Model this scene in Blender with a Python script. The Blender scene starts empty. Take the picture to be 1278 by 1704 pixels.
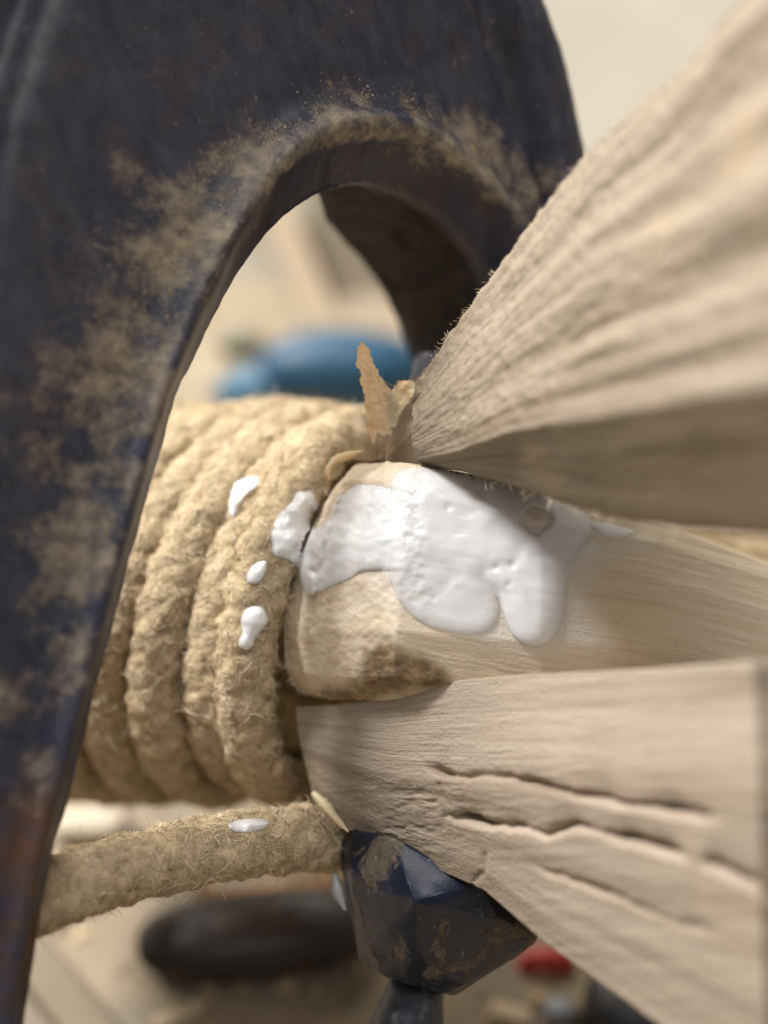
import bpy, math, random
import numpy as np
from mathutils import Vector, Matrix
from mathutils.bvhtree import BVHTree

R_ = math.radians
rng = np.random.default_rng(7)
random.seed(7)
scene = bpy.context.scene

# ------------------------------------------------------------------ camera
PITCH = R_(40.0)
CAM = np.array([0.0, 0.0, 0.196])
FPX, CX, CY = 2007.0, 639.0, 852.0            # focal length in photo pixels
cd = bpy.data.cameras.new('camera')
cam = bpy.data.objects.new('camera', cd)
scene.collection.objects.link(cam)
cam.location = CAM
cam.rotation_euler = (math.pi/2 - PITCH, 0, 0)
cd.sensor_fit = 'VERTICAL'
cd.sensor_height = 36.0
cd.lens = FPX/1704*36.0
cd.clip_start = 0.002
cd.clip_end = 30.0
cd.dof.use_dof = True
cd.dof.focus_distance = 0.1375
cd.dof.aperture_fstop = 6.8
scene.camera = cam

# ------------------------------------------------------------------ light
world = bpy.data.worlds.new('World')
scene.world = world
world.use_nodes = True
bgn = world.node_tree.nodes['Background']
bgn.inputs[0].default_value = (1.0, 0.975, 0.94, 1)
bgn.inputs[1].default_value = 0.20

def area_light(name, loc, target, size, watts, col):
    l = bpy.data.lights.new(name, 'AREA')
    l.shape = 'RECTANGLE'; l.size = size[0]; l.size_y = size[1]
    l.energy = watts; l.color = col
    o = bpy.data.objects.new(name, l)
    scene.collection.objects.link(o)
    o.location = loc
    o.rotation_euler = (Vector(target)-Vector(loc)).to_track_quat('-Z', 'Y').to_euler()
    return o
SUBJ = (0.0, 0.107, 0.106)
def lamp(rel, size, watts, col):
    area_light('key_or_fill_lamp', tuple(a+b for a, b in zip(SUBJ, rel)), SUBJ, size, watts, col)
lamp((-1.0, 0.535, 1.384), (0.35, 0.5), 63, (1.0, 0.99, 0.98))
lamp((0.25, -0.18, 2.07), (1.2, 0.5), 17, (1.0, 0.985, 0.965))  # weak overhead fill, added to soften the shade; no fixture known there
lamp((-0.35, 1.50, 1.30), (1.2, 0.35), 24, (1.0, 0.95, 0.88))  # back light added for the rope top and backdrop; source unseen

scene.view_settings.view_transform = 'Standard'
scene.view_settings.look = 'None'
scene.view_settings.exposure = 0.14
scene.view_settings.gamma = 1.0
scene.view_settings.use_curve_mapping = False

# ------------------------------------------------------------------ coordinates
# working frame: millimetres, X right, Y down, Z depth from the lens; W() turns it into world metres
Fv = np.array([0, math.cos(PITCH), -math.sin(PITCH)])
Dv = np.array([0, -math.sin(PITCH), -math.cos(PITCH)])
Rv = np.array([1.0, 0, 0])
M3 = np.stack([Rv, Dv, Fv])                    # rows
def W(p):
    p = np.asarray(p, float)
    return CAM + (p @ M3)*0.001
def P(px, py, d):
    px = np.asarray(px, float); py = np.asarray(py, float); d = np.asarray(d, float)
    return np.stack([(px-CX)/FPX*d, (py-CY)/FPX*d, d + 0*px], -1)
def PP(lst):
    a = np.array(lst, float)
    return P(a[..., 0], a[..., 1], a[..., 2])
def proj(p):
    return p[..., 0]/p[..., 2]*FPX+CX, p[..., 1]/p[..., 2]*FPX+CY
def bench_at(px, py, z=0.0):
    """world point on the bench (height z) seen at a photo pixel"""
    d = Fv + Rv*(px-CX)/FPX + Dv*(py-CY)/FPX
    t = (z-CAM[2])/d[2]
    return CAM + d*t

# ------------------------------------------------------------------ numpy noise
_perm = np.random.default_rng(3).integers(0, 2**31-1, 4096)
def _h(ix, iy, iz):
    k = (ix*73856093) ^ (iy*19349663) ^ (iz*83492791)
    return _perm[k & 4095]/float(2**31-1)
def vnoise(p):
    p = np.asarray(p, float)
    i = np.floor(p).astype(np.int64); f = p-i
    f = f*f*f*(f*(f*6-15)+10)
    x, y, z = i[..., 0], i[..., 1], i[..., 2]
    fx, fy, fz = f[..., 0], f[..., 1], f[..., 2]
    def L(a, b, t): return a+(b-a)*t
    r = L(L(L(_h(x, y, z), _h(x+1, y, z), fx), L(_h(x, y+1, z), _h(x+1, y+1, z), fx), fy),
          L(L(_h(x, y, z+1), _h(x+1, y, z+1), fx), L(_h(x, y+1, z+1), _h(x+1, y+1, z+1), fx), fy), fz)
    return r*2-1
def fbm(p, o=4, g=0.5):
    p = np.asarray(p, float); s = 0; a = 1; t = 0
    for k in range(o):
        s = s+a*vnoise(p*(2.03**k)+17.3*k); t += a; a *= g
    return s/t
def n2(u, v, su, sv, seed=0, o=3):
    return fbm(np.stack([u/su, v/sv, np.zeros_like(u)+seed*7.31], -1), o)
def sstep(a, b, x):
    t = np.clip((x-a)/(b-a), 0, 1); return t*t*(3-2*t)

# ------------------------------------------------------------------ polygons
def chaikin(pts, n=2, closed=True):
    p = np.array(pts, float)
    for _ in range(n):
        q = np.roll(p, -1, 0) if closed else p[1:]
        a = p if closed else p[:-1]
        r = np.empty((2*len(a), p.shape[1])); r[0::2] = a*.75+q*.25; r[1::2] = a*.25+q*.75
        if not closed: r = np.vstack([p[:1], r, p[-1:]])
        p = r
    return p
def seg_dist(x, y, pts, closed=True):
    d = np.full(x.shape, 1e9)
    n = len(pts)
    for i in range(n if closed else n-1):
        a = pts[i]; b = pts[(i+1) % n]
        ab = b-a; L = (ab**2).sum()+1e-9
        t = np.clip(((x-a[0])*ab[0]+(y-a[1])*ab[1])/L, 0, 1)
        d = np.minimum(d, np.hypot(x-a[0]-t*ab[0], y-a[1]-t*ab[1]))
    return d
def sdist(x, y, pts):
    """positive inside"""
    ins = np.zeros(x.shape, bool); n = len(pts)
    for i in range(n):
        a = pts[i]; b = pts[(i+1) % n]
        c = ((a[1] > y) != (b[1] > y)) & (x < (b[0]-a[0])*(y-a[1])/(b[1]-a[1]+1e-12)+a[0])
        ins ^= c
    d = seg_dist(x, y, pts)
    return np.where(ins, d, -d)

# ------------------------------------------------------------------ objects
def tag(o, label=None, cat=None, group=None, kind=None):
    if label: o['label'] = label
    if cat: o['category'] = cat
    if group: o['group'] = group
    if kind: o['kind'] = kind
    return o
def empty(name, loc, label, cat, group=None):
    o = bpy.data.objects.new(name, None)
    scene.collection.objects.link(o)
    o.location = Vector(loc); o.empty_display_size = 0.01
    return tag(o, label, cat, group)
def origin_of(o):
    v = Vector(o.location); p = o.parent
    while p: v += Vector(p.location); p = p.parent
    return v
def mk(name, verts, faces, mat, parent=None, smooth=True, uv=None, attrs=None, world_in=False):
    """one mesh object; verts in the working frame (mm) unless world_in"""
    v = np.asarray(verts, float)
    if not world_in: v = W(v)
    if parent is None:
        org = np.array([v[:, 0].mean(), v[:, 1].mean(), v[:, 2].min()])
    else:
        org = np.array([v[:, 0].mean(), v[:, 1].mean(), v[:, 2].mean()])
    me = bpy.data.meshes.new(name)
    lv = (v-org)
    if isinstance(faces, np.ndarray):
        nf, k = faces.shape
        me.vertices.add(len(lv)); me.vertices.foreach_set('co', lv.astype(np.float32).ravel())
        me.loops.add(nf*k); me.loops.foreach_set('vertex_index', faces.astype(np.int32).ravel())
        me.polygons.add(nf)
        me.polygons.foreach_set('loop_start', np.arange(0, nf*k, k, dtype=np.int32))
        me.polygons.foreach_set('loop_total', np.full(nf, k, dtype=np.int32))
        me.update(calc_edges=True)
    else:
        me.from_pydata(lv.tolist(), [], faces); me.update()
    me.polygons.foreach_set('use_smooth', np.full(len(me.polygons), smooth, dtype=bool))
    if uv is not None:
        ul = me.uv_layers.new(name='UVMap')
        li = np.empty(len(me.loops), np.int32); me.loops.foreach_get('vertex_index', li)
        ul.data.foreach_set('uv', np.asarray(uv, np.float32)[li].ravel())
    for an, arr in (attrs or {}).items():
        a = me.attributes.new(an, 'FLOAT', 'POINT')
        a.data.foreach_set('value', np.asarray(arr, np.float32))
    me.materials.append(mat)
    o = bpy.data.objects.new(name, me)
    scene.collection.objects.link(o)
    if parent is not None:
        o.parent = parent
        o.location = Vector(org)-origin_of(parent)
    else:
        o.location = Vector(org)
    return o

def grid_quads(nr, nc, close_r=False, close_c=False):
    i = np.arange(nr if close_r else nr-1)[:, None]; j = np.arange(nc if close_c else nc-1)[None, :]
    a = i*nc+j; b = i*nc+(j+1) % nc; c = ((i+1) % nr)*nc+(j+1) % nc; d = ((i+1) % nr)*nc+j
    return np.stack([a+0*d, b+0*d, c+0*d, d+0*a], -1).reshape(-1, 4)

def resample(pl, n):
    pl = np.asarray(pl, float)
    d = np.r_[0, np.cumsum(np.linalg.norm(np.diff(pl, axis=0), axis=1))]
    t = np.linspace(0, d[-1], n)
    return np.stack([np.interp(t, d, pl[:, k]) for k in range(pl.shape[1])], -1), t
def smooth_open(a, n, axis=0):
    a = np.moveaxis(a, axis, 0).copy()
    for _ in range(n):
        b = a.copy(); b[1:-1] = .25*a[:-2]+.5*a[1:-1]+.25*a[2:]; a = b
    return np.moveaxis(a, 0, axis)
def catmull(pts, n):
    p = np.array(pts, float)
    p = np.vstack([2*p[0]-p[1], p, 2*p[-1]-p[-2]])
    out = []
    for i in range(1, len(p)-2):
        t = np.linspace(0, 1, 16, endpoint=False)[:, None]
        a, b, c, d = p[i-1], p[i], p[i+1], p[i+2]
        out.append(.5*((2*b)+(-a+c)*t+(2*a-5*b+4*c-d)*t**2+(-a+3*b-3*c+d)*t**3))
    out.append(p[-2][None])
    return resample(np.vstack(out), n)[0]

def loft(name, profs, n_t, n_k, mat, parent=None, disp=None, smooth_t=4, smooth_ring=2, attrs=None, caps=True, cap_disp=None, fan=False):
    """skin over K profile lines (each M stations, working frame) running round the section; returns object and grid"""
    pr = np.asarray(profs, float)                       # K,M,3
    K, M = pr.shape[:2]
    mid = pr.mean(0)
    d = np.r_[0, np.cumsum(np.linalg.norm(np.diff(mid, axis=0), axis=1))]
    t = np.linspace(0, d[-1], n_t)
    q = np.stack([np.stack([np.interp(t, d, pr[k, :, c]) for c in range(3)], -1) for k in range(K)])
    q = smooth_open(q, smooth_t, 1)
    if np.isscalar(n_k): n_k = [n_k]*K
    rows = []; pid = []
    for k in range(K):
        for s in np.arange(n_k[k])/n_k[k]:
            rows.append(q[k]*(1-s)+q[(k+1) % K]*s); pid.append(k+s)
    g = np.stack(rows)                                  # R,n_t,3
    pid = np.array(pid)
    for _ in range(smooth_ring):
        g = .25*np.roll(g, 1, 0)+.5*g+.25*np.roll(g, -1, 0)
    dr = np.roll(g, -1, 0)-np.roll(g, 1, 0); dt = np.gradient(g, axis=1)
    nn = np.cross(dr, dt); nn /= np.linalg.norm(nn, axis=-1, keepdims=True)+1e-12
    cen = g.mean(0)[None]
    if ((g-cen)*nn).sum(-1).mean() < 0: nn = -nn; flip = True
    else: flip = False
    v = np.r_[0, np.cumsum(np.linalg.norm(np.diff(g, axis=0), axis=-1).mean(1))]
    Vfan = np.broadcast_to((v-v[int(np.argmin(np.abs(pid-2)))])[:, None], g.shape[:2])
    U = np.broadcast_to(t[None], g.shape[:2]).copy(); V = np.vstack([np.zeros((1, n_t)), np.cumsum(np.linalg.norm(np.diff(g, axis=0), axis=-1), 0)])
    V = V-V[int(np.argmin(np.abs(pid-2)))][None]
    if fan: V = Vfan.copy()
    PID = np.broadcast_to(pid[:, None], g.shape[:2])
    if disp is not None:
        g = g+nn*disp(U, V, g, PID)[..., None]
    Rn = g.shape[0]
    verts = g.reshape(-1, 3); quads = grid_quads(Rn, n_t, close_r=True)
    uvs = np.stack([U, V], -1).reshape(-1, 2)/10
    if flip: quads = quads[:, ::-1]
    vs = [verts]; us = [uvs]; fs = [quads]; off = len(verts)
    if caps:
        for e in (0, n_t-1):
            ring = g[:, e]; c = ring.mean(0)
            idx_prev = np.arange(Rn)*n_t+e
            nc = 10
            for j in range(1, nc+1):
                s = 1-j/nc if j < nc else 0.02
                r = c+(ring-c)*s
                if cap_disp is not None: r = r+cap_disp(r, s)
                vs.append(r)
                us.append(np.stack([r[:, 2]*.1+e, (r[:, 1]+r[:, 0])*.1], -1))
                idx = off+np.arange(Rn); off += Rn
                qd = np.stack([idx_prev, np.roll(idx_prev, -1), np.roll(idx, -1), idx], -1)
                if (e == 0) != flip: qd = qd[:, ::-1]
                fs.append(qd); idx_prev = idx
    va = np.vstack(vs)
    at = attrs(va) if attrs else None
    o = mk(name, va, np.vstack(fs), mat, parent, uv=np.vstack(us), attrs=at)
    return o, g, va, np.vstack(fs)

# ------------------------------------------------------------------ materials
class NT:
    def __init__(s, name):
        s.m = bpy.data.materials.new(name); s.m.use_nodes = True
        s.t = s.m.node_tree; s.b = s.t.nodes['Principled BSDF']
    def n(s, kind, **kw):
        x = s.t.nodes.new('ShaderNode'+kind)
        for k, v in kw.items(): setattr(x, k, v)
        return x
    def link(s, a, b): s.t.links.new(a, b)
    def put(s, sock, val):
        if hasattr(val, 'node'): s.link(val, sock)
        elif isinstance(val, tuple) and len(val) == 3 and sock.type == 'RGBA': sock.default_value = (*val, 1)
        else: sock.default_value = val
    def obj(s): return s.n('TexCoord').outputs['Object']
    def uv(s): return s.n('TexCoord').outputs['UV']
    def map(s, vec, scale, loc=(0, 0, 0)):
        x = s.n('Mapping'); s.link(vec, x.inputs['Vector']); x.inputs['Scale'].default_value = scale; x.inputs['Location'].default_value = loc
        return x.outputs[0]
    def noise(s, vec, scale, detail=4, rough=0.55, dist=0.0):
        x = s.n('TexNoise'); s.link(vec, x.inputs['Vector'])
        x.inputs['Scale'].default_value = scale; x.inputs['Detail'].default_value = detail
        x.inputs['Roughness'].default_value = rough; x.inputs['Distortion'].default_value = dist
        return x.outputs['Fac']
    def voro(s, vec, scale):
        x = s.n('TexVoronoi'); s.link(vec, x.inputs['Vector']); x.inputs['Scale'].default_value = scale
        return x.outputs['Distance']
    def ramp(s, fac, stops):
        x = s.n('ValToRGB'); s.link(fac, x.inputs[0]); e = x.color_ramp.elements
        while len(e) < len(stops): e.new(.5)
        for el, (p, c) in zip(e, stops):
            el.position = p; el.color = (*c, 1) if isinstance(c, tuple) else (c, c, c, 1)
        return x.outputs[0]
    def mix(s, fac, a, b, mode='MIX'):
        x = s.n('Mix', data_type='RGBA', blend_type=mode)
        s.put(x.inputs[0], fac); s.put(x.inputs[6], a); s.put(x.inputs[7], b)
        return x.outputs[2]
    def math(s, op, a, b=0.0):
        x = s.n('Math', operation=op); s.put(x.inputs[0], a); s.put(x.inputs[1], b); return x.outputs[0]
    def attr(s, name): return s.n('Attribute', attribute_name=name).outputs['Fac']
    def bump(s, h, strength, dist):
        x = s.n('Bump'); s.link(h, x.inputs['Height']); x.inputs['Strength'].default_value = strength; x.inputs['Distance'].default_value = dist
        s.link(x.outputs[0], s.b.inputs['Normal'])
    def set(s, **kw):
        for k, v in kw.items(): s.put(s.b.inputs[k.replace('_', ' ')], v)
        return s.m

def wood_mat(name, dark, mid, light, bump=0.35, rough=0.75, stain=None, smear=False, bark=False, fine=1.0):
    a = NT(name); uv = a.uv(); ob = a.obj()
    g = a.noise(a.map(uv, (0.55, 9*fine, 1)), 1.0, 5, .6, .4)
    g2 = a.noise(a.map(uv, (1.6, 40*fine, 1)), 1.0, 3, .6)
    bl = a.noise(ob, 90, 4, .55)
    col = a.ramp(g, [(.25, dark), (.5, mid), (.72, light)])
    col = a.mix(a.ramp(g2, [(.35, 0.0), (.7, 0.45)]), col, dark, 'MIX')
    col = a.mix(a.ramp(bl, [(.38, 0.0), (.62, 0.55)]), col, mid)
    por = a.noise(a.map(uv, (5, 26, 1)), 1.0, 2, .5)
    col = a.mix(a.ramp(por, [(.68, 0.0), (.74, .5)]), col, tuple(c*.55 for c in dark))
    if stain:
        sk = a.noise(a.map(uv, (.10, 2.3, 1)), 1.0, 4, .6, .3)
        col = a.mix(a.ramp(sk, [(.48, 0.0), (.66, .7)]), col, (.17, .122, .078))
        col = a.mix(a.ramp(a.noise(ob, 55, 3), [(.5, 0.0), (.68, .5)]), col, stain)
    r = rough
    if smear:
        eg = a.ramp(a.noise(ob, 330, 5, .65), [(.3, (.60, .46, .31)), (.5, (.74, .61, .44)), (.7, (.82, .73, .58))])
        col = a.mix(a.math('MULTIPLY', a.attr('endgrain'), .9), col, eg)
        sm = a.math('MULTIPLY', a.attr('smear'), a.ramp(a.noise(ob, 260, 4, .6), [(.25, .35), (.65, 1.0)]))
        col = a.mix(sm, col, (.78, .74, .70))
        r = a.math('SUBTRACT', rough, a.math('MULTIPLY', sm, .42))
    if bark:
        bk = a.math('MULTIPLY', a.attr('bark'), a.ramp(a.noise(ob, 700, 4, .7), [(.2, .55), (.5, 1.0)]))
        bc = a.ramp(a.noise(ob, 420, 5, .7), [(.3, (.065, .038, .018)), (.48, (.19, .125, .06)), (.66, (.38, .265, .145))])
        col = a.mix(bk, col, bc)
    if smear: g2 = a.math('MULTIPLY', g2, a.math('SUBTRACT', 1.0, a.attr('endgrain')))
    h = a.math('ADD', a.math('MULTIPLY', g2, .6), a.math('MULTIPLY', a.noise(ob, 2600, 3, .6), .7))
    a.bump(h, bump, .0003)
    return a.set(Base_Color=col, Roughness=r, Specular_IOR_Level=.25)

M = {}
M['wedge'] = wood_mat('split_wood', (.215, .165, .11), (.33, .268, .195), (.41, .345, .265), bump=.8, stain=(.44, .335, .215))
M['wedge2'] = wood_mat('sawn_wood', (.27, .21, .15), (.385, .312, .238), (.455, .38, .298), bump=.9, stain=(.40, .31, .225))
M['stub'] = wood_mat('pale_wood', (.56, .44, .30), (.70, .58, .42), (.78, .69, .54), bump=.4, smear=True, bark=True, fine=1.4)
M['chip'] = wood_mat('shaving_wood', (.60, .45, .25), (.72, .57, .36), (.80, .67, .47), bump=.4)
M['chip'].node_tree.nodes['Principled BSDF'].inputs['Subsurface Weight'].default_value = .5
M['chip'].node_tree.nodes['Principled BSDF'].inputs['Subsurface Scale'].default_value = .0012
M['board'] = wood_mat('plain_board', (.42, .30, .18), (.55, .42, .28), (.62, .5, .36), bump=.2)

def rope_mat(name, fibre=False):
    a = NT(name); ob = a.obj()
    if fibre:
        col = a.ramp(a.attr('tone'), [(0, (.23, .165, .095)), (.5, (.55, .425, .265)), (1, (.84, .72, .54))])
        return a.set(Base_Color=col, Roughness=.7, Specular_IOR_Level=.25)
    n = a.noise(ob, 420, 5, .65)
    f = a.noise(ob, 1300, 4, .65, 1.0)
    col = a.ramp(n, [(.28, (.30, .215, .125)), (.5, (.49, .37, .225)), (.7, (.60, .47, .30))])
    col = a.mix(a.ramp(f, [(.35, 0.0), (.68, .6)]), col, (.68, .53, .33))
    a.bump(f, .8, .0006)
    return a.set(Base_Color=col, Roughness=.85, Specular_IOR_Level=.15)
M['rope'] = rope_mat('jute'); M['fibre'] = rope_mat('jute_fibre', True)

def glue_mat():
    a = NT('white_glue'); ob = a.obj()
    n = a.noise(ob, 900, 3, .5)
    a.bump(n, .12, .0002)
    col = a.ramp(a.noise(ob, 160, 3), [(.3, (.82, .82, .815)), (.7, (.90, .905, .91))])
    al = a.ramp(a.attr('thick'), [(.0, .2), (.2, .6), (.42, .88), (.7, .98)])
    m = a.set(Alpha=al, Base_Color=col, Roughness=.11, Specular_IOR_Level=.5, Subsurface_Weight=.35, Subsurface_Scale=.0012, Coat_Weight=.3, Coat_Roughness=.08)
    a.b.inputs['Subsurface Radius'].default_value = (1, .9, .8)
    return m
M['glue'] = glue_mat()

def iron_mat():
    a = NT('painted_cast_iron'); ob = a.obj()
    n = a.noise(ob, 130, 6, .65)
    st = a.noise(a.map(ob, (420, 420, 60)), 1.0, 5, .65, .5)
    col = a.ramp(n, [(.3, (.006, .008, .021)), (.55, (.015, .019, .040)), (.75, (.036, .043, .074))])
    film = a.ramp(st, [(.32, 0.05), (.72, .5)])
    col = a.mix(film, col, (.095, .097, .118))
    rust = a.math('MULTIPLY', a.attr('rust'), a.ramp(a.noise(ob, 150, 4, .6), [(.42, 0.0), (.6, 1.0)]))
    col = a.mix(rust, col, (.10, .045, .022))
    dm = a.noise(ob, 150, 6, .62)
    fine = a.noise(ob, 1500, 3, .7)
    d = a.math('ADD', a.attr('dust'), a.math('MULTIPLY', a.math('SUBTRACT', dm, .5), 1.9))
    d = a.math('ADD', d, a.math('MULTIPLY', a.math('SUBTRACT', fine, .5), .6))
    dust = a.ramp(d, [(.30, 0.0), (.62, .52), (1.0, .9)])
    dc = a.ramp(a.noise(ob, 600, 3), [(.35, (.24, .19, .13)), (.65, (.42, .34, .235))])
    col = a.mix(dust, col, dc)
    spk = a.ramp(a.noise(ob, 850, 5, .75), [(.64, 0.0), (.70, .75)])
    col = a.mix(spk, col, (.24, .22, .19))
    col = a.mix(a.math('MULTIPLY', a.attr('throat_shade'), .85), col, a.ramp(a.noise(ob, 260, 5, .65), [(.35, (.014, .012, .011)), (.7, (.05, .042, .036))]))  # shade on the arch's inner wall, painted in as near black
    r = a.math('ADD', .46, a.math('MULTIPLY', dust, .4))
    hh = a.math('ADD', a.math('MULTIPLY', st, .5), a.math('ADD', a.math('MULTIPLY', dust, .6), a.math('MULTIPLY', fine, .35)))
    a.bump(hh, .38, .0005)
    return a.set(Base_Color=col, Roughness=a.math('ADD', r, a.math('MULTIPLY', a.attr('throat_shade'), .35)), Specular_IOR_Level=a.math('SUBTRACT', .45, a.math('MULTIPLY', a.attr('throat_shade'), .38)))
M['iron'] = iron_mat()
def pad_mat():
    a = NT('chipped_blue_paint'); ob = a.obj()
    n = a.noise(ob, 260, 5, .6)
    col = a.ramp(n, [(.3, (.003, .005, .013)), (.6, (.006, .010, .026)), (.8, (.018, .028, .06))])
    ch = a.noise(ob, 120, 6, .62, .6)
    chip = a.ramp(ch, [(.54, 0.0), (.57, 1.0)])
    col = a.mix(chip, col, a.ramp(a.noise(ob, 900, 4, .7), [(.3, (.03, .024, .018)), (.6, (.11, .085, .06)), (.75, (.21, .17, .12))]))
    sp = a.ramp(a.noise(ob, 1300, 4, .75), [(.66, 0.0), (.74, .8)])
    col = a.mix(sp, col, (.33, .29, .24))
    sc = a.ramp(a.noise(a.map(ob, (900, 900, 150)), 1.0, 3, .6), [(.66, 0.0), (.72, .5)])
    col = a.mix(sc, col, (.16, .2, .3))
    a.bump(a.math('ADD', a.math('MULTIPLY', chip, -1.0), a.math('MULTIPLY', n, .8)), .5, .0004)
    return a.set(Base_Color=col, Roughness=a.math('ADD', .36, a.math('MULTIPLY', chip, .4)), Specular_IOR_Level=.4)
M['pad'] = pad_mat()
def steel_mat():
    a = NT('worn_steel'); ob = a.obj()
    n = a.noise(ob, 400, 5, .65)
    col = a.ramp(n, [(.3, (.02, .022, .035)), (.55, (.06, .065, .08)), (.72, (.28, .28, .29))])
    a.bump(n, .4, .0003)
    return a.set(Base_Color=col, Roughness=.38, Metallic=.35)
M['steel'] = steel_mat()
def plain(name, c1, c2, rough=.5, scale=40, metal=0.0):
    a = NT(name); ob = a.obj(); n = a.noise(ob, scale, 5, .6)
    a.bump(n, .15, .001)
    return a.set(Base_Color=a.ramp(n, [(.35, c1), (.65, c2)]), Roughness=rough, Metallic=metal)
M['blue'] = plain('blue_plastic', (.006, .05, .10), (.011, .075, .14), .5)
M['blue_pale'] = plain('pale_blue_plastic', (.03, .11, .18), (.05, .15, .22), .55)
M['grey_rubber'] = plain('grey_rubber', (.10, .10, .11), (.16, .16, .17), .6)
M['dark_brown'] = plain('dark_brown_grip', (.018, .014, .012), (.04, .03, .026), .4)
M['brown_panel'] = plain('brown_inlay', (.045, .028, .02), (.075, .05, .036), .45)
M['red'] = plain('red_plastic', (.42, .03, .03), (.55, .05, .045), .4)
M['orange_wood'] = plain('orange_wood', (.26, .12, .035), (.36, .18, .06), .6)
M['pale_block'] = plain('pale_wood_end', (.48, .40, .29), (.56, .48, .36), .7)
M['black'] = plain('black_plastic', (.012, .012, .014), (.03, .03, .032), .45)
M['silver'] = plain('silver_metal', (.22, .25, .29), (.32, .35, .39), .6, 40, .2)
M['board_tan'] = plain('tan_panel', (.19, .15, .10), (.225, .18, .12), .8, 6)
M['stick'] = plain('pale_stick', (.48, .365, .24), (.55, .43, .29), .7, 12)
M['sawdust'] = plain('sawdust', (.42, .30, .17), (.62, .47, .29), .9, 900)
M['film'] = NT('clear_film').set(Base_Color=(.8, .82, .85), Roughness=.25, Transmission_Weight=.55)
def bench_mat():
    a = NT('worn_bench'); ob = a.obj()
    n = a.noise(ob, 14, 6, .6); n2_ = a.noise(ob, 70, 5, .65)
    col = a.ramp(n, [(.3, (.23, .175, .11)), (.55, (.31, .245, .16)), (.75, (.38, .31, .22))])
    col = a.mix(a.ramp(n2_, [(.48, 0.0), (.62, .75)]), col, (.17, .15, .115))
    a.bump(n2_, .3, .002)
    return a.set(Base_Color=col, Roughness=.75)
M['bench'] = bench_mat()
def wall_mat():
    a = NT('cream_wall'); ob = a.obj()
    n = a.noise(ob, 9, 4, .5)
    return a.set(Base_Color=a.ramp(n, [(.35, (.36, .31, .215)), (.6, (.56, .515, .43))]), Roughness=.85)
M['wall'] = wall_mat()

# ------------------------------------------------------------------ setting
def box_w(name, c, size, mat, parent=None, rot=(0, 0, 0), bevel=0.0):
    """bevelled box in world metres, c = centre"""
    import bmesh
    bm = bmesh.new(); bmesh.ops.create_cube(bm, size=1)
    bmesh.ops.scale(bm, vec=size, verts=bm.verts)
    if bevel: bmesh.ops.bevel(bm, geom=bm.edges[:], offset=bevel, segments=3, affect='EDGES', profile=.5)
    from mathutils import Euler
    bmesh.ops.rotate(bm, verts=bm.verts, matrix=Euler(rot).to_matrix())
    v = np.array([list(x.co) for x in bm.verts])+np.array(c)
    f = [[q.index for q in p.verts] for p in bm.faces]
    bm.free()
    return mk(name, v, f, mat, parent, smooth=False, world_in=True)
BY = 0.352                                     # backboard face
def bench_k(px, py): return float((bench_at(px, py)-CAM) @ Fv)/FPX
b = mk('bench_top', np.array([[-1.2, -.5, 0], [1.2, -.5, 0], [1.2, BY+.7, 0], [-1.2, BY+.7, 0]]), [[0, 1, 2, 3]], M['bench'], world_in=True)
tag(b, kind='structure')
SL = math.tan(R_(50))                          # slope of the cream backdrop, tilted up to catch the overhead light
pn = np.array([0, -math.sin(R_(50)), math.cos(R_(50))])
pv = np.array([[-1.2, BY, 0], [1.2, BY, 0], [1.2, BY+.6, .6*SL], [-1.2, BY+.6, .6*SL]])
w = mk('cream_backdrop', np.vstack([pv, pv-pn*.012]), [[0, 1, 2, 3], [7, 6, 5, 4], [0, 4, 5, 1], [1, 5, 6, 2], [2, 6, 7, 3], [3, 7, 4, 0]], M['wall'], smooth=False, world_in=True)
tag(w, 'large blurred cream backdrop sloped up to catch light behind the clamp and the upper wedge', 'board')

# ------------------------------------------------------------------ the clamp
BETA = R_(33)
def clamp_depth(px, d0=150.0, p0=800.0):
    x0 = (p0-CX)/FPX*d0; tb = math.tan(BETA)
    return (d0-tb*x0)/(1-tb*(np.asarray(px, float)-CX)/FPX)
CN = np.array([math.sin(BETA), 0, -math.cos(BETA)])      # plate normal, towards the lens
IO = [((905, 640), (1040, 640)), ((875, 540), (1020, 480)), ((838, 445), (1000, 350)), ((805, 390), (982, 245)), ((760, 342), (955, 120)),
      ((700, 306), (905, -30)), ((640, 290), (840, -200)), ((585, 298), (600, -330)), ((537, 320), (250, -350)), ((487, 360), (-50, -280)),
      ((433, 428), (-200, 0)), ((384, 518), (-260, 250)), ((347, 597), (-280, 480)), ((316, 668), (-290, 650)), ((256, 880), (-320, 900)),
      ((200, 1090), (-350, 1150)), ((143, 1310), (-370, 1400)), ((97, 1500), (-380, 1600)), ((66, 1700), (-380, 1850)), ((60, 1860), (-340, 2100)),
      ((150, 1990), (-200, 2300)), ((300, 2060), (100, 2400)), ((500, 2090), (500, 2420)), ((850, 2090), (850, 2400))]
Ic = np.array([i for i, o in IO], float); Oc = np.array([o for i, o in IO], float)
I3 = catmull(P(Ic[:, 0], Ic[:, 1], clamp_depth(Ic[:, 0])), 120)
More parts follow.
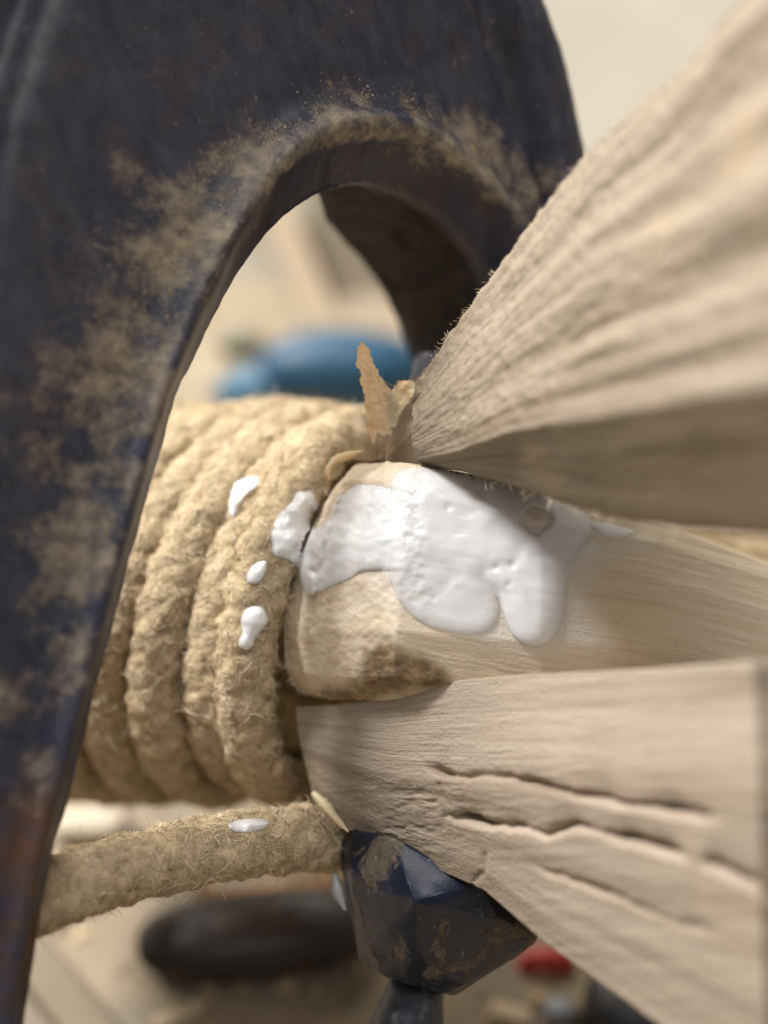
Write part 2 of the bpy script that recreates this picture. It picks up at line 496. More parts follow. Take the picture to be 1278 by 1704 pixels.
# outer curve resampled with the same station parameter
def catmull_idx(pts, m):
    p = np.array(pts, float); p = np.vstack([2*p[0]-p[1], p, 2*p[-1]-p[-2]])
    u = np.linspace(0, len(pts)-1, m); out = []
    for x in u:
        i = min(int(x), len(pts)-2); t = x-i; a, b_, c, d = p[i:i+4]
        out.append(.5*((2*b_)+(-a+c)*t+(2*a-5*b_+4*c-d)*t*t+(-a+3*b_-3*c+d)*t**3))
    return np.array(out)
ms = 140
I3 = catmull_idx(P(Ic[:, 0], Ic[:, 1], clamp_depth(Ic[:, 0])), ms)
O3 = catmull_idx(P(Oc[:, 0], Oc[:, 1], clamp_depth(Oc[:, 0])), ms)
dirIO = (O3-I3)/np.linalg.norm(O3-I3, axis=1, keepdims=True)
wid = np.linalg.norm(O3-I3, axis=1)
si = np.linspace(0, len(IO)-1, ms)
THK = np.interp(si, [0, 4, 5, 6, 7, 8, 9, 23], [29, 29, 25, 17, 9, 9, 11, 11])
rim = 3.2+2.8*np.exp(-((si-6.5)/2.8)**2)*1.0
def prof(off_i=None, off_o=None, h=0.0):
    if off_i is not None: base = I3+dirIO*(np.minimum(np.asarray(off_i)+0*wid, wid*.45))[:, None]
    else: base = O3-dirIO*(np.minimum(np.asarray(off_o)+0*wid, wid*.45))[:, None]
    return base+CN*(np.asarray(h)+0*wid)[:, None]
profs = [prof(0, None, -4.4), prof(rim*.5, None, -2.2), prof(rim, None, 1.9), prof(rim+1.6, None, 1.7), prof(rim+3.6, None, -1.1),
         prof(None, 15, -.9), prof(None, 12.5, -3.4), prof(None, 10, -3.2), prof(None, 6.5, 1.2), prof(None, 1.2, .3), prof(None, 0, -1.4),
         prof(None, 0, -THK+1), prof(None, 1, -THK), prof(1, None, -THK), prof(0, None, -THK+.8), prof(0, None, -.4*THK)]
clamp = empty('clamp', W(P(690, 2300, 150)), 'dark navy cast iron screw clamp dusted with sawdust, arching round the rope', 'clamp')
def clamp_disp(U, V, g, pid):
    return .30*fbm(g/6.0, 4)+.12*fbm(g/1.6, 3)
def clamp_attr(v):
    px, py = proj(v)
    d_in = seg_dist(px, py, proj_I, closed=False)
    front = ((v-I3.mean(0)) @ CN) > -2.6
    lip = np.exp(-((d_in-95)/70.0)**2)*sstep(1150, 500, py)*sstep(150, 420, px+py*.3)
    lip2 = np.exp(-((d_in-72)/16.0)**2)*sstep(1000, 400, py)*.55
    left = np.exp(-((px-(320-.33*(py-300)))/125.0)**2)*sstep(180, 330, py)*sstep(1600, 800, py)*.54
    low = np.exp(-((px-60)/60.0)**2)*sstep(1000, 1150, py)*sstep(1400, 1250, py)*.25
    dust = np.where(front, np.maximum.reduce([lip*.46, lip2, left, low, 0*px])+.02, .06)
    inner = d_in < 60
    dust = np.where(front & inner, dust*np.where(py < 620, .6, .35+.65*sstep(15, 60, d_in)), dust)
    rust = np.exp(-((px-60)/70.0)**2)*sstep(1250, 1400, py)+.15
    wall = sstep(-5.2, -6.5, (v-I3.mean(0)) @ CN)*(d_in < 400)  # mask of the arch's inner wall, where shade is put into the colour
    return {'dust': dust, 'rust': rust, 'throat_shade': wall}
pix, piy = proj(I3); proj_I = np.stack([pix, piy], -1)[::2]
frame, cg, _, _ = loft('frame', np.stack(profs), 420, [3, 3, 3, 3, 14, 4, 3, 4, 6, 2, 6, 1, 14, 1, 4, 5], M['iron'], clamp,
                       disp=clamp_disp, smooth_t=3, smooth_ring=2, attrs=clamp_attr)

def lathe(name, axis_pts, radii, mat, parent, n=40, disp=None):
    """surface of revolution round a polyline in the working frame"""
    ax = np.array(axis_pts, float); rr = np.array(radii, float)
    T = np.gradient(ax, axis=0); T /= np.linalg.norm(T, axis=1, keepdims=True)+1e-9
    ref = np.array([0, 0, 1.0]); A = np.cross(T, ref); A /= np.linalg.norm(A, axis=1, keepdims=True); B = np.cross(T, A)
    th = np.linspace(0, 2*np.pi, n, endpoint=False)
    g = ax[:, None]+rr[:, None, None]*(np.cos(th)[None, :, None]*A[:, None]+np.sin(th)[None, :, None]*B[:, None])
    if disp is not None:
        nn = (g-ax[:, None]); nn /= np.linalg.norm(nn, axis=-1, keepdims=True)+1e-9
        g = g+nn*disp(g)[..., None]
    v = np.vstack([g.reshape(-1, 3), ax[:1], ax[-1:]])
    q = grid_quads(len(ax), n, close_c=True)
    k = len(v)-2
    f = q.tolist()+[[k, (j+1) % n, j] for j in range(n)]+[[k+1, (len(ax)-1)*n+j, (len(ax)-1)*n+(j+1) % n] for j in range(n)]
    return mk(name, v, f, mat, parent)

# swivel pad: faceted cup gripping the lower wedge
import bmesh
def hull(name, pts, mat, parent, bevel=.35, disp=.3, cuts=3):
    bm = bmesh.new()
    for p in pts: bm.verts.new(Vector(p))
    r = bmesh.ops.convex_hull(bm, input=bm.verts)
    bmesh.ops.delete(bm, geom=[e for e in r['geom_interior'] if isinstance(e, bmesh.types.BMVert)], context='VERTS')
    bmesh.ops.dissolve_limit(bm, angle_limit=R_(7), verts=bm.verts[:], edges=bm.edges[:])
    if bevel: bmesh.ops.bevel(bm, geom=bm.edges[:], offset=bevel, segments=2, affect='EDGES', profile=.6, clamp_overlap=True)
    bmesh.ops.triangulate(bm, faces=bm.faces[:])
    bmesh.ops.subdivide_edges(bm, edges=bm.edges[:], cuts=cuts, use_grid_fill=True)
    bmesh.ops.recalc_face_normals(bm, faces=bm.faces[:])
    bm.verts.index_update(); bm.normal_update()
    v = np.array([list(x.co) for x in bm.verts]); n = np.array([list(x.normal) for x in bm.verts])
    v = v+n*(disp*fbm(v/2.2, 4))[:, None]
    f = [[q.index for q in p.verts] for p in bm.faces]
    bm.free()
    return mk(name, v, f, mat, parent)
pad_pts = [(562, 1408, 147), (585, 1378, 141), (650, 1392, 136.5), (585, 1462, 140), (690, 1500, 133), (800, 1470, 134.5), (897, 1556, 141), (893, 1570, 143),
           (598, 1600, 145), (640, 1625, 142.5), (690, 1643, 142), (757, 1657, 143), (770, 1640, 140), (700, 1590, 137), (612, 1570, 141), (830, 1530, 136),
           (590, 1400, 162), (880, 1550, 162), (630, 1590, 161), (750, 1640, 160), (720, 1400, 150), (640, 1380, 156), (850, 1480, 152)]
hull('swivel_pad', PP(pad_pts), M['pad'], clamp)
ax = [(694, 1628, 149), (692, 1645, 149), (688, 1662, 149), (682, 1690, 149), (676, 1725, 149), (672, 1765, 149), (670, 1800, 149), (668, 1815, 149), (668, 1830, 149)]
lathe('ball_neck', PP(ax), [3.3, 3.5, 3.7, 4.3, 5.0, 5.6, 5.8, 5.7, 5.0], M['steel'], clamp, disp=lambda g: .12*fbm(g/1.5, 3))
# threaded spindle below, boss and tommy bar
t0 = PP([(668, 1825, 149)])[0]; t1 = PP([(668, 2440, 149)])[0]
nn_ = 260
axp = t0+(t1-t0)*np.linspace(0, 1, nn_)[:, None]
lathe('screw', axp, 5.0+.45*np.sin(np.linspace(0, 1, nn_)*2*np.pi*26), M['steel'], clamp, n=24)
bx0 = PP([(668, 2070, 149)])[0]; bx1 = PP([(668, 2400, 149)])[0]
bxp = bx0+(bx1-bx0)*np.array([0, .001, .06, .3, .7, .94, .999, 1])[:, None]
lathe('boss', bxp, [5.6, 8.5, 9.6, 10, 10, 9.6, 8.5, 5.6], M['iron'], clamp, n=32)
tb0 = PP([(500, 2430, 149)])[0]; tb1 = PP([(850, 2450, 149)])[0]
tbp = tb0+(tb1-tb0)*np.array([0, .02, .06, .07, .93, .94, .98, 1])[:, None]
lathe('tommy_bar', tbp, [1.5, 3, 3, 2, 2, 3, 3, 1.5], M['steel'], clamp, n=20)
# jaw foot seen just under the arch
hull('jaw_foot', PP([(686, 600, 158), (700, 585, 156), (735, 585, 152), (760, 600, 152), (684, 640, 158), (700, 655, 156), (770, 650, 152), (720, 590, 165), (720, 650, 165), (800, 590, 160), (800, 650, 160)]), M['steel'], clamp, bevel=.5)

# ------------------------------------------------------------------ wooden wedges
def S(*rows): return np.stack([PP(r) for r in rows])
UA = [(692, 652, 142), (738, 570, 139), (832, 446, 133), (987, 246, 122), (1112, 138, 113), (1300, -70, 100), (1500, -300, 88)]
UM = [(682, 712, 136.5), (745, 660, 132.5), (845, 570, 125), (1000, 450, 111), (1125, 390, 100.5), (1325, 270, 88.5), (1530, 150, 78)]
UR = [(694, 766, 136.5), (765, 750, 130.8), (855, 715, 121.5), (1000, 692, 107.5), (1130, 668, 97), (1330, 632, 85), (1550, 600, 74)]
UB = [(706, 778, 138.5), (768, 784, 135), (852, 808, 129.5), (1012, 862, 118.5), (1140, 881, 108.5), (1340, 901, 95.5), (1560, 930, 83)]
UB2 = [(640, 768, 150), (745, 770, 149), (850, 800, 143), (1012, 850, 129), (1140, 870, 119), (1340, 890, 106), (1560, 920, 94)]
UA2 = [(654, 668, 150), (735, 590, 149), (840, 470, 143), (1000, 280, 131), (1130, 170, 122), (1320, -30, 110), (1520, -250, 98)]
def up_disp(U, V, g, pid):
    rough = (sstep(5.6, 6, pid)+sstep(2.15, 1.7, pid))
    rough = np.clip(rough, 0, 1)
    big = n2(U, V, 46, 4.4, 1, 3); med = n2(U, V, 16, 1.3, 2, 3); fn = n2(U, V, 2.2, .32, 3, 3)
    ridged = 1-np.abs(n2(U, V, 50, 5, 4, 2))*2
    grow = .12+.88*sstep(2, 42, U)
    pits = fbm(g/1.6, 3)*.30*sstep(34, 8, U)+.18*fbm(g/.7, 2)
    q = n2(U, V, 120, 4.2, 1, 3)*5.0
    stp = (np.floor(q)+sstep(.30, .70, q-np.floor(q)))/5.0
    return rough*(1.15*stp*grow+.9*big*grow+1.1*n2(U, V, 60, 10, 11, 2)*grow+.6*med*grow+.2*fn*grow+pits)+(1-rough)*(.12*big+.05*fn)
wedge_u, gU, vU, fU = loft('wood_wedge', S(UA, UM, UR, UB, UB2, UA2), 300, [46, 46, 30, 12, 14, 10], M['wedge'], None, disp=up_disp, smooth_t=6, smooth_ring=1, fan=True)
tag(wedge_u, 'rough split wood wedge above the glue, jutting toward the viewer at upper right', 'wedge', 'wood wedges in the clamp')

LT = [(492, 1176, 148), (560, 1173, 143.5), (640, 1160, 139.5), (765, 1130, 134), (870, 1121, 129), (1060, 1112, 118), (1252, 1098, 107), (1300, 1101, 107.6)]
LM = [(500, 1240, 147.5), (562, 1262, 142), (652, 1292, 136.5), (780, 1312, 130), (882, 1322, 125), (1070, 1335, 114), (1262, 1345, 103), (1312, 1348, 103.8)]
LB = [(519, 1320, 148), (580, 1382, 143), (682, 1428, 137.5), (806, 1482, 131.5), (902, 1566, 126.5), (1087, 1702, 116.5), (1276, 1838, 106), (1324, 1844, 106.8)]
LB2 = [(530, 1310, 160), (600, 1365, 160), (700, 1410, 157), (820, 1460, 153), (915, 1540, 150), (1095, 1650, 143), (1262, 1760, 136), (1300, 1770, 136)]
LT2 = [(510, 1185, 160), (575, 1185, 160), (655, 1180, 157), (780, 1160, 153), (880, 1150, 150), (1065, 1140, 143), (1242, 1125, 136), (1280, 1125, 136)]
cr1 = np.array([(705, 1275), (760, 1292), (830, 1290), (900, 1308), (1000, 1332), (1100, 1350), (1200, 1362)], float)
cr2 = np.array([(735, 1362), (800, 1372), (860, 1376), (905, 1392), (950, 1376), (1010, 1390), (1120, 1420), (1230, 1460), (1290, 1500)], float)
cr3 = np.array([(880, 1440), (960, 1470), (1060, 1510), (1200, 1560)], float)
st1 = np.array([(728, 1305), (738, 1335), (742, 1368)], float); st2 = np.array([(802, 1424), (798, 1450), (786, 1472)], float)
def lo_disp(U, V, g, pid):
    px, py = proj(g)
    fr = np.clip(sstep(2.1, 1.9, pid)+sstep(4.9, 5, pid), 0, 1)
    wob = 5*fbm(np.stack([px/45, py/90, 0*px], -1), 3)+4.5*fbm(np.stack([px/13, py/60, 0*px+4], -1), 3)
    def crack(cr, depth, wa, wb):
        e = py+wob-np.interp(px, cr[:, 0], cr[:, 1])
        fade = sstep(cr[0, 0]-8, cr[0, 0]+45, px)*sstep(cr[-1, 0]+30, cr[-1, 0]-60, px)
        fade = fade*(.75+.9*fbm(np.stack([px/55, 0*px, 0*px+cr[0, 1]], -1), 2))
        return -depth*fade*np.where(e < 0, .48*np.exp(-np.abs(e)/wa)+.52*np.exp(-(e/7.0)**2), np.exp(-(e/wb)**2))
    c = crack(cr1, 3.0, 34, 5)+crack(cr2, 1.9, 18, 5)+crack(cr3, .5, 10, 5)
    s = -.22*np.exp(-(seg_dist(px+wob*.6, py, st1, False)/5)**2)-.3*np.exp(-(seg_dist(px+wob*1.6, py, st2, False)/5)**2)
    flk = .16*np.abs(fbm(np.stack([px/34, py/15, 0*px+3], -1), 4))*np.exp(-(((px-690)/90)**2+((py-1350)/90)**2))*5
    ln = .10*n2(px-py*.12, py+px*.06, 150, 12, 5, 3)+.06*n2(px, py+px*.06, 40, 5, 6, 3)
    return fr*(c+s-flk*.6+ln*.7)+.04*n2(U, V, .8, .4, 8, 2)
wedge_l, gL, vL, fL = loft('wood_wedge', S(LT, LM, LB, LB2, LT2), 360, [80, 80, 14, 10, 14], M['wedge2'], None, disp=lo_disp, smooth_t=3, smooth_ring=1, fan=True)
tag(wedge_l, 'flat wood wedge with dark cracks along its face, below the glue at lower right', 'wedge', 'wood wedges in the clamp')
def sliver(name, pts, width, mat, parent, thick=.25, seed=0):
    p = catmull(PP(pts), 24); n = len(p)
    T = np.gradient(p, axis=0); T /= np.linalg.norm(T, axis=1, keepdims=True)
    view = -p/np.linalg.norm(p, axis=1, keepdims=True)
    B = np.cross(T, view); B /= np.linalg.norm(B, axis=1, keepdims=True)
    wv = np.interp(np.linspace(0, 1, n), np.linspace(0, 1, len(width)), width)*(1+.25*fbm(np.stack([np.arange(n)*.9, np.zeros(n)+seed, np.zeros(n)], -1), 2))
    rows = [p+B*wv[:, None], p+view*thick, p-B*wv[:, None], p-view*thick]
    v = np.stack(rows).reshape(-1, 3); q = grid_quads(4, n, close_r=True)
    f = q.tolist()+[[0, n, 2*n, 3*n], [n-1, 4*n-1, 3*n-1, 2*n-1]]
    return mk(name, v, f, mat, parent, uv=np.stack([np.tile(np.arange(n)*.3, 4), np.repeat(np.arange(4), n)*.3], -1))
sliver('splinter', [(520, 1318, 146), (540, 1340, 143), (560, 1364, 141.5), (580, 1384, 140.5)], [.3, .8, .6, .15], M['chip'], wedge_l, seed=2)

# ------------------------------------------------------------------ glued block
ST = [(596, 772, 148), (614, 768, 144), (648, 766, 139.5), (692, 770, 136.5), (900, 808, 137.5), (1100, 868, 141), (1400, 984, 149)]
SA = [(556, 808, 147), (582, 798, 141), (625, 797, 137), (680, 814, 134.5), (900, 864, 135), (1100, 905, 139), (1400, 1005, 147.5)]
S1 = [(500, 920, 147), (545, 905, 140.3), (600, 900, 136), (668, 900, 133), (900, 935, 134), (1100, 965, 138), (1400, 1050, 146)]
S2 = [(472, 1040, 147), (520, 1045, 140.3), (590, 1048, 135.7), (660, 1050, 132.5), (900, 1070, 133.8), (1100, 1085, 138), (1400, 1130, 146)]
SB = [(476, 1112, 147.5), (522, 1125, 141.5), (590, 1130, 137), (655, 1128, 134), (900, 1150, 135), (1100, 1160, 139), (1400, 1190, 147)]
SB1 = [(500, 1160, 151), (535, 1165, 146), (592, 1170, 142), (652, 1168, 139), (900, 1185, 139), (1100, 1195, 142), (1400, 1230, 150)]
SB2 = [(520, 1160, 175), (550, 1165, 176), (600, 1165, 176), (652, 1165, 175), (900, 1180, 172), (1100, 1190, 172), (1400, 1220, 176)]
ST2 = [(600, 790, 175), (620, 785, 176), (650, 782, 176), (690, 785, 175), (900, 818, 172), (1100, 870, 170), (1400, 985, 174)]
def stub_disp(U, V, g, pid):
    px, py = proj(g)
    endg = sstep(690, 650, px)
    p3 = np.stack([px/22, py/22, 0*px], -1)
    r = endg*(.28*fbm(p3*.6, 4)+.10*fbm(p3*2.5, 3))+(1-endg)*(.04*n2(px, py-.2*px, 60, 5, 9, 3))
    return r
def stub_attr(v):
    px, py = proj(v)
    nz = 14*fbm(np.stack([px/30, py/30, 0*px], -1), 4)
    bk = sdist(px+nz, py+nz*.7, chaikin([(598, 1084), (630, 1058), (664, 1064), (676, 1084), (716, 1086), (752, 1118), (756, 1142), (700, 1152), (620, 1172), (480, 1182), (478, 1152), (560, 1146), (600, 1120)], 2))
    sm1 = sdist(px+nz*1.5, py+nz, chaikin([(655, 780), (900, 835), (1090, 885), (1110, 910), (1040, 935), (990, 1000), (1040, 1060), (1000, 1110), (890, 1110), (820, 1095), (660, 1030), (600, 980), (560, 960), (600, 800)], 2))
    sm2 = sdist(px+nz, py+nz, chaikin([(560, 960), (640, 960), (665, 1010), (620, 1030), (560, 1000)], 2))
    front = v[:, 2] < 158
    return {'endgrain': sstep(685, 645, px), 'bark': np.where(front, sstep(-8, 18, bk)*.95, 0), 'smear': np.where(front, np.maximum(sstep(-10, 60, sm1)*.92, sstep(-5, 40, sm2)*.5), 0)}
block, gS, vS, fS = loft('wood_block', S(ST, SA, S1, S2, SB, SB1, SB2, ST2), 360, [14, 44, 56, 36, 14, 8, 10, 8], M['stub'], None, disp=stub_disp, smooth_t=1, smooth_ring=2, attrs=stub_attr)
tag(block, 'pale wooden block end smeared with white glue, brown bark on its lower corner', 'wood block')

# ------------------------------------------------------------------ rope
def rope_piece(path, radius, parent, name, seed, density=3.2, nth=36, ds=.30, core_only=False, ring=None):
    path = np.asarray(path, float)
    L = np.linalg.norm(np.diff(path, axis=0), axis=1).sum()
    n = max(12, int(L/ds))
    c, s = resample(path, n)
    c = smooth_open(c, 6)
    T = np.gradient(c, axis=0); T /= np.linalg.norm(T, axis=1, keepdims=True)
    A = np.zeros_like(T); a = np.cross(T[0], [0.3, .2, .9]); a /= np.linalg.norm(a); A[0] = a
    for i in range(1, n):
        a = A[i-1]-T[i]*(A[i-1]@T[i]); A[i] = a/np.linalg.norm(a)
    B = np.cross(T, A)
    k, pitch = 4, 9.0
    def rad(ss, th, pos=None):
        ph = np.stack([ss*.16+seed*3, np.cos(th)*.9, np.sin(th)*.9+seed], -1)
        u = ss/pitch*2+k*th/(2*np.pi)+.35*vnoise(ph); v = ss/pitch*2-k*th/(2*np.pi)+.35*vnoise(ph+31)
        fu = u-np.floor(u); fv = v-np.floor(v)
        bump = np.clip(np.sin(np.pi*fu)*np.sin(np.pi*fv), 0, 1)**.38
        par = (np.floor(u)+np.floor(v)) % 2
        x = np.stack([ss*.45+seed*13, np.cos(th)*1.8+seed, np.sin(th)*1.8], -1)
        return radius-.52+.62*bump+.55*fbm(x, 3)+.3*fbm(x*3.1, 2), par
    def squash(cc, off):
        if ring is None: return cc+off
        rd_ = cc-ring; ax_ = np.broadcast_to(a_ax, rd_.shape)
        rd_ = rd_-ax_*(rd_*ax_).sum(-1, keepdims=True); rd_ = rd_/(np.linalg.norm(rd_, axis=-1, keepdims=True)+1e-9)
        return cc+off-.14*rd_*(off*rd_).sum(-1, keepdims=True)+.02*ax_*(off*ax_).sum(-1, keepdims=True)
    th = np.linspace(0, 2*np.pi, nth, endpoint=False)
    SS, TH = np.meshgrid(s, th, indexing='ij')
    r, par = rad(SS, TH)
    g = squash(c[:, None]+0*r[..., None], r[..., None]*(np.cos(TH)[..., None]*A[:, None]+np.sin(TH)[..., None]*B[:, None]))
    verts = g.reshape(-1, 3); q = grid_quads(n, nth, close_c=True)
    verts = np.vstack([verts, c[:1], c[-1:]])
    tri = [[n*nth, (j+1) % nth, j, j] for j in range(nth)]
    cap = np.array([[n*nth, (j+1) % nth, j] for j in range(nth)]+[[n*nth+1, (n-1)*nth+j, (n-1)*nth+(j+1) % nth] for j in range(nth)])
    uvs = np.vstack([np.stack([SS, TH*radius], -1).reshape(-1, 2)/10, np.zeros((2, 2))])
    f = q.tolist()+cap.tolist()
    o = mk(name, verts, f, M['rope'], parent, uv=uvs)
    if core_only: return o, verts, q
    # loose fibres: thin ribbons lying on and standing off the surface
    N = int(2*np.pi*radius*L*density)
    nb = 7; Nc = N//nb; N = Nc*nb
    s0 = np.clip(np.repeat(rng.uniform(0, L, Nc), nb)+rng.normal(0, .5, N), 0, L)
    t0 = np.repeat(rng.uniform(0, 2*np.pi, Nc), nb)+rng.normal(0, .22/radius, N)
    stray = np.repeat(rng.uniform(size=Nc) < .10, nb) | (rng.uniform(size=N) < .15)
    _, p0 = rad(s0, t0)
    ang = np.where(p0 > .5, R_(38), R_(-38))+np.repeat(rng.normal(0, R_(22), Nc), nb)+rng.normal(0, R_(9), N)
    ang = np.where(stray, ang+rng.normal(0, .8, N), ang)
    sgn = np.where(rng.uniform(size=N) < .5, 1, -1)
    ln = np.where(stray, rng.gamma(3, .5, N)+.5, rng.uniform(1.2, 3.6, N))
    lift = np.where(stray, rng.gamma(1.6, .38, N), np.repeat(rng.uniform(.01, .22, Nc), nb)*rng.uniform(.6, 1.3, N))
    wdt = np.where(stray, rng.uniform(.016, .034, N), rng.uniform(.016, .05, N))
    curl = rng.normal(0, .5, N)
    ns = 5; pts = []
    for j in range(ns):
        x = j/(ns-1)
        a2 = ang+curl*x
        sj = np.clip(s0+sgn*ln*x*np.cos(a2), 0, L); tj = t0+sgn*ln*x*np.sin(a2)/radius
        rj, _ = rad(sj, tj)
        lift_j = np.where(stray, lift*x**1.3, lift*np.sin(np.pi*x)-.05)
        rj = rj+lift_j
        idx = sj/L*(n-1); i0 = np.clip(idx.astype(int), 0, n-2); w_ = (idx-i0)[:, None]
        cj = c[i0]*(1-w_)+c[i0+1]*w_; Aj = A[i0]*(1-w_)+A[i0+1]*w_; Bj = B[i0]*(1-w_)+B[i0+1]*w_
        pts.append(squash(cj, rj[:, None]*(np.cos(tj)[:, None]*Aj+np.sin(tj)[:, None]*Bj)))
        if j == 0: n0 = np.cos(tj)[:, None]*Aj+np.sin(tj)[:, None]*Bj
    pts = np.stack(pts, 1)
    d = pts[:, -1]-pts[:, 0]; d /= np.linalg.norm(d, axis=1, keepdims=True)+1e-9
    side = np.cross(d, n0+rng.normal(0, .5, (N, 3))); side /= np.linalg.norm(side, axis=1, keepdims=True)+1e-9
    taper = np.array([.8, 1, 1, .8, .25])
    off = side[:, None]*(wdt[:, None]*taper[None])[..., None]
    vv = np.stack([pts-off, pts+off], 2).reshape(-1, 3)      # N,ns,2
    base = (np.arange(N)*ns*2)[:, None]+(np.arange(ns-1)*2)[None]
    qq = np.stack([base, base+1, base+3, base+2], -1).reshape(-1, 4)
    tone = np.repeat(np.clip(np.repeat(rng.normal(.5, .2, Nc), nb)+rng.normal(0, .1, N)+np.where(stray, .2, 0), 0, 1), ns*2)
    fo = mk('fibres', vv, qq, M['fibre'], o, attrs={'tone': tone})
    tag(fo, kind='stuff')
    return o, verts, q

AL, RHO = R_(25), R_(10)
a_ax = np.array([math.cos(AL)*math.cos(RHO), math.sin(RHO), -math.sin(AL)*math.cos(RHO)]); a_ax /= np.linalg.norm(a_ax)
v_up = np.array([math.sin(RHO), -math.cos(RHO), 0]); v_up -= a_ax*(v_up@a_ax); v_up /= np.linalg.norm(v_up)
n_nr = np.cross(a_ax, v_up); n_nr = n_nr if n_nr[2] < 0 else -n_nr
C1 = P(572, 1012, 168.5)
rope = empty('jute_rope', W(C1+np.array([0, 28, 0])), 'hairy tan jute rope wound in thick coils with its tail passing under them', 'rope')
rope_v = []; rope_f = []; off_ = 0
def add_bvh(v, q):
    global off_
    rope_v.append(v); rope_f.append(q+off_); off_ += len(v)
wraps = [(0.0, 0, 25.6), (5.4, 3, 24.5), (11.2, 7, 27.2), (17.6, 11, 28.6), (24.0, 14, 29.8), (30.6, 17, 30.8), (37.4, 20, 31.6), (44.2, 22, 32)]
for i, (so, lean, rc) in enumerate(wraps):
    lam = R_(lean)
    vk = v_up*math.cos(lam)+a_ax*math.sin(lam)
    th = np.linspace(-.7*np.pi, 1.26*np.pi, 200)
    ck = C1-a_ax*so+np.array([0, .20*so,   .7*max(rc-25, 0)])
    adv = (th/(2*np.pi))*2.2
    wob = .7*np.stack([fbm(np.stack([np.cos(th)*1.3+i*5, np.sin(th)*1.3, 0*th+k], -1), 2) for k in range(3)], -1)
    path = ck+rc*(np.cos(th)[:, None]*n_nr+np.sin(th)[:, None]*vk)-a_ax*adv[:, None]*(0 if i == 0 else 1)+wob
    _, v_, q_ = rope_piece(path, 3.85 if i != 1 else 3.6, rope, 'wrap', i+1, density=6 if i < 5 else 3, ring=ck)
    if i < 3: add_bvh(v_, q_)
# inner layer of the winding, glimpsed in the gaps
th = np.linspace(0, 2*np.pi*7, 700)
inner = C1-a_ax*(-1+th/(2*np.pi)*7.2)[:, None]+17.5*(np.cos(th)[:, None]*n_nr+np.sin(th)[:, None]*v_up)
rope_piece(inner, 4.3, rope, 'inner_layer', 20, core_only=True, nth=20, ds=.7)
tail = catmull(PP([(640, 1300, 172), (622, 1350, 164), (590, 1392, 155), (545, 1396, 149), (470, 1395, 144), (350, 1416, 139), (200, 1448, 133.5), (60, 1492, 128.5), (-80, 1530, 124), (-220, 1560, 121)]), 200)
_, v_, q_ = rope_piece(tail, 3.95, rope, 'tail', 31, density=6)
add_bvh(v_, q_)
# far strand of rope behind the block at the right edge
far = catmull(PP([(1110, 925, 185), (1180, 920, 180), (1260, 930, 178), (1340, 960, 178), (1420, 1000, 182)]), 80)
rope2 = empty('jute_rope', W(P(1300, 1000, 180)), 'bit of tan rope peeking out behind the wooden block at the right edge', 'rope')
rope_piece(far, 4.0, rope2, 'strand', 41, density=3)

# ------------------------------------------------------------------ glue
bv = np.vstack([vS]+rope_v); bf = fS.tolist(); o0 = len(vS)
for q in rope_f: bf += (q+o0).tolist()
tree_all = BVHTree.FromPolygons([tuple(x) for x in bv], bf)
tree_stub = BVHTree.FromPolygons([tuple(x) for x in vS], fS.tolist())
def glue_sheet(name, hfun, x0, x1, y0, y1, step, tree, blur=2, sink=.25):
    """a pool of glue lying on the surface below; hfun gives its thickness in mm over the surface"""
    xs = np.arange(x0, x1+step, step); ys = np.arange(y0, y1+step, step)
    X, Y = np.meshgrid(xs, ys, indexing='ij')
    h = hfun(X, Y)
    D = np.full(X.shape, np.nan)
    dirs = P(X, Y, np.ones_like(X)); dirs /= np.linalg.norm(dirs, axis=-1, keepdims=True)
    for i in range(X.shape[0]):
        for j in range(X.shape[1]):
            if h[i, j] > -.6:
                hit = tree.ray_cast(Vector((0, 0, 0)), Vector(dirs[i, j]))
                if hit[0] is not None: D[i, j] = hit[0].z
    ok = ~np.isnan(D)
    Df = np.where(ok, D, 0.0); known = ok.copy()
    for _ in range(60):
        p = np.pad(Df*known, 1); c_ = np.pad(known.astype(float), 1)
        sm_ = p[:-2, 1:-1]+p[2:, 1:-1]+p[1:-1, :-2]+p[1:-1, 2:]; n_ = c_[:-2, 1:-1]+c_[2:, 1:-1]+c_[1:-1, :-2]+c_[1:-1, 2:]
        new = (~known) & (n_ > 0); Df = np.where(new, sm_/np.maximum(n_, 1), Df); known |= new
    Df = np.where(known, Df, np.nanmedian(D))
    mn = Df.copy()
    for _ in range(7):
        p = np.pad(mn, 1, mode='edge'); mn = np.minimum.reduce([mn, p[:-2, 1:-1], p[2:, 1:-1], p[1:-1, :-2], p[1:-1, 2:]])
    Df = np.where(Df-mn > 1.6, mn+.7, Df); D = np.where(ok, Df, D)
    for _ in range(blur):
        p = np.pad(Df, 1, mode='edge')
        Df = np.minimum(Df*.4+.6*(p[:-2, 1:-1]+p[2:, 1:-1]+p[1:-1, :-2]+p[1:-1, 2:])/4, Df+.15)
    wb = sstep(.05, .45, h)
    Df = np.where(ok, D, Df)*(1-wb)+Df*wb
    g = P(X, Y, Df-np.clip(h, -sink, 9))
    keep = (h > -.45) & ok
    cell = keep[:-1, :-1] & keep[1:, :-1] & keep[:-1, 1:] & keep[1:, 1:]
    ny = X.shape[1]; q = grid_quads(X.shape[0], ny).reshape(X.shape[0]-1, ny-1, 4)[cell]
    used = np.unique(q); remap = -np.ones(X.size, int); remap[used] = np.arange(len(used))
    return g.reshape(-1, 3)[used], remap[q], h.reshape(-1)[used]
MMPX = .067
def dome(sd, hmax, wdt):
    """thickness rising steeply from the rim like a meniscus; sd in mm"""
    t = np.clip(sd/wdt, 0, 1)
    return np.where(sd > 0, hmax*np.sqrt(np.clip(1-(1-t)**2, 0, 1)), sd*1.2)
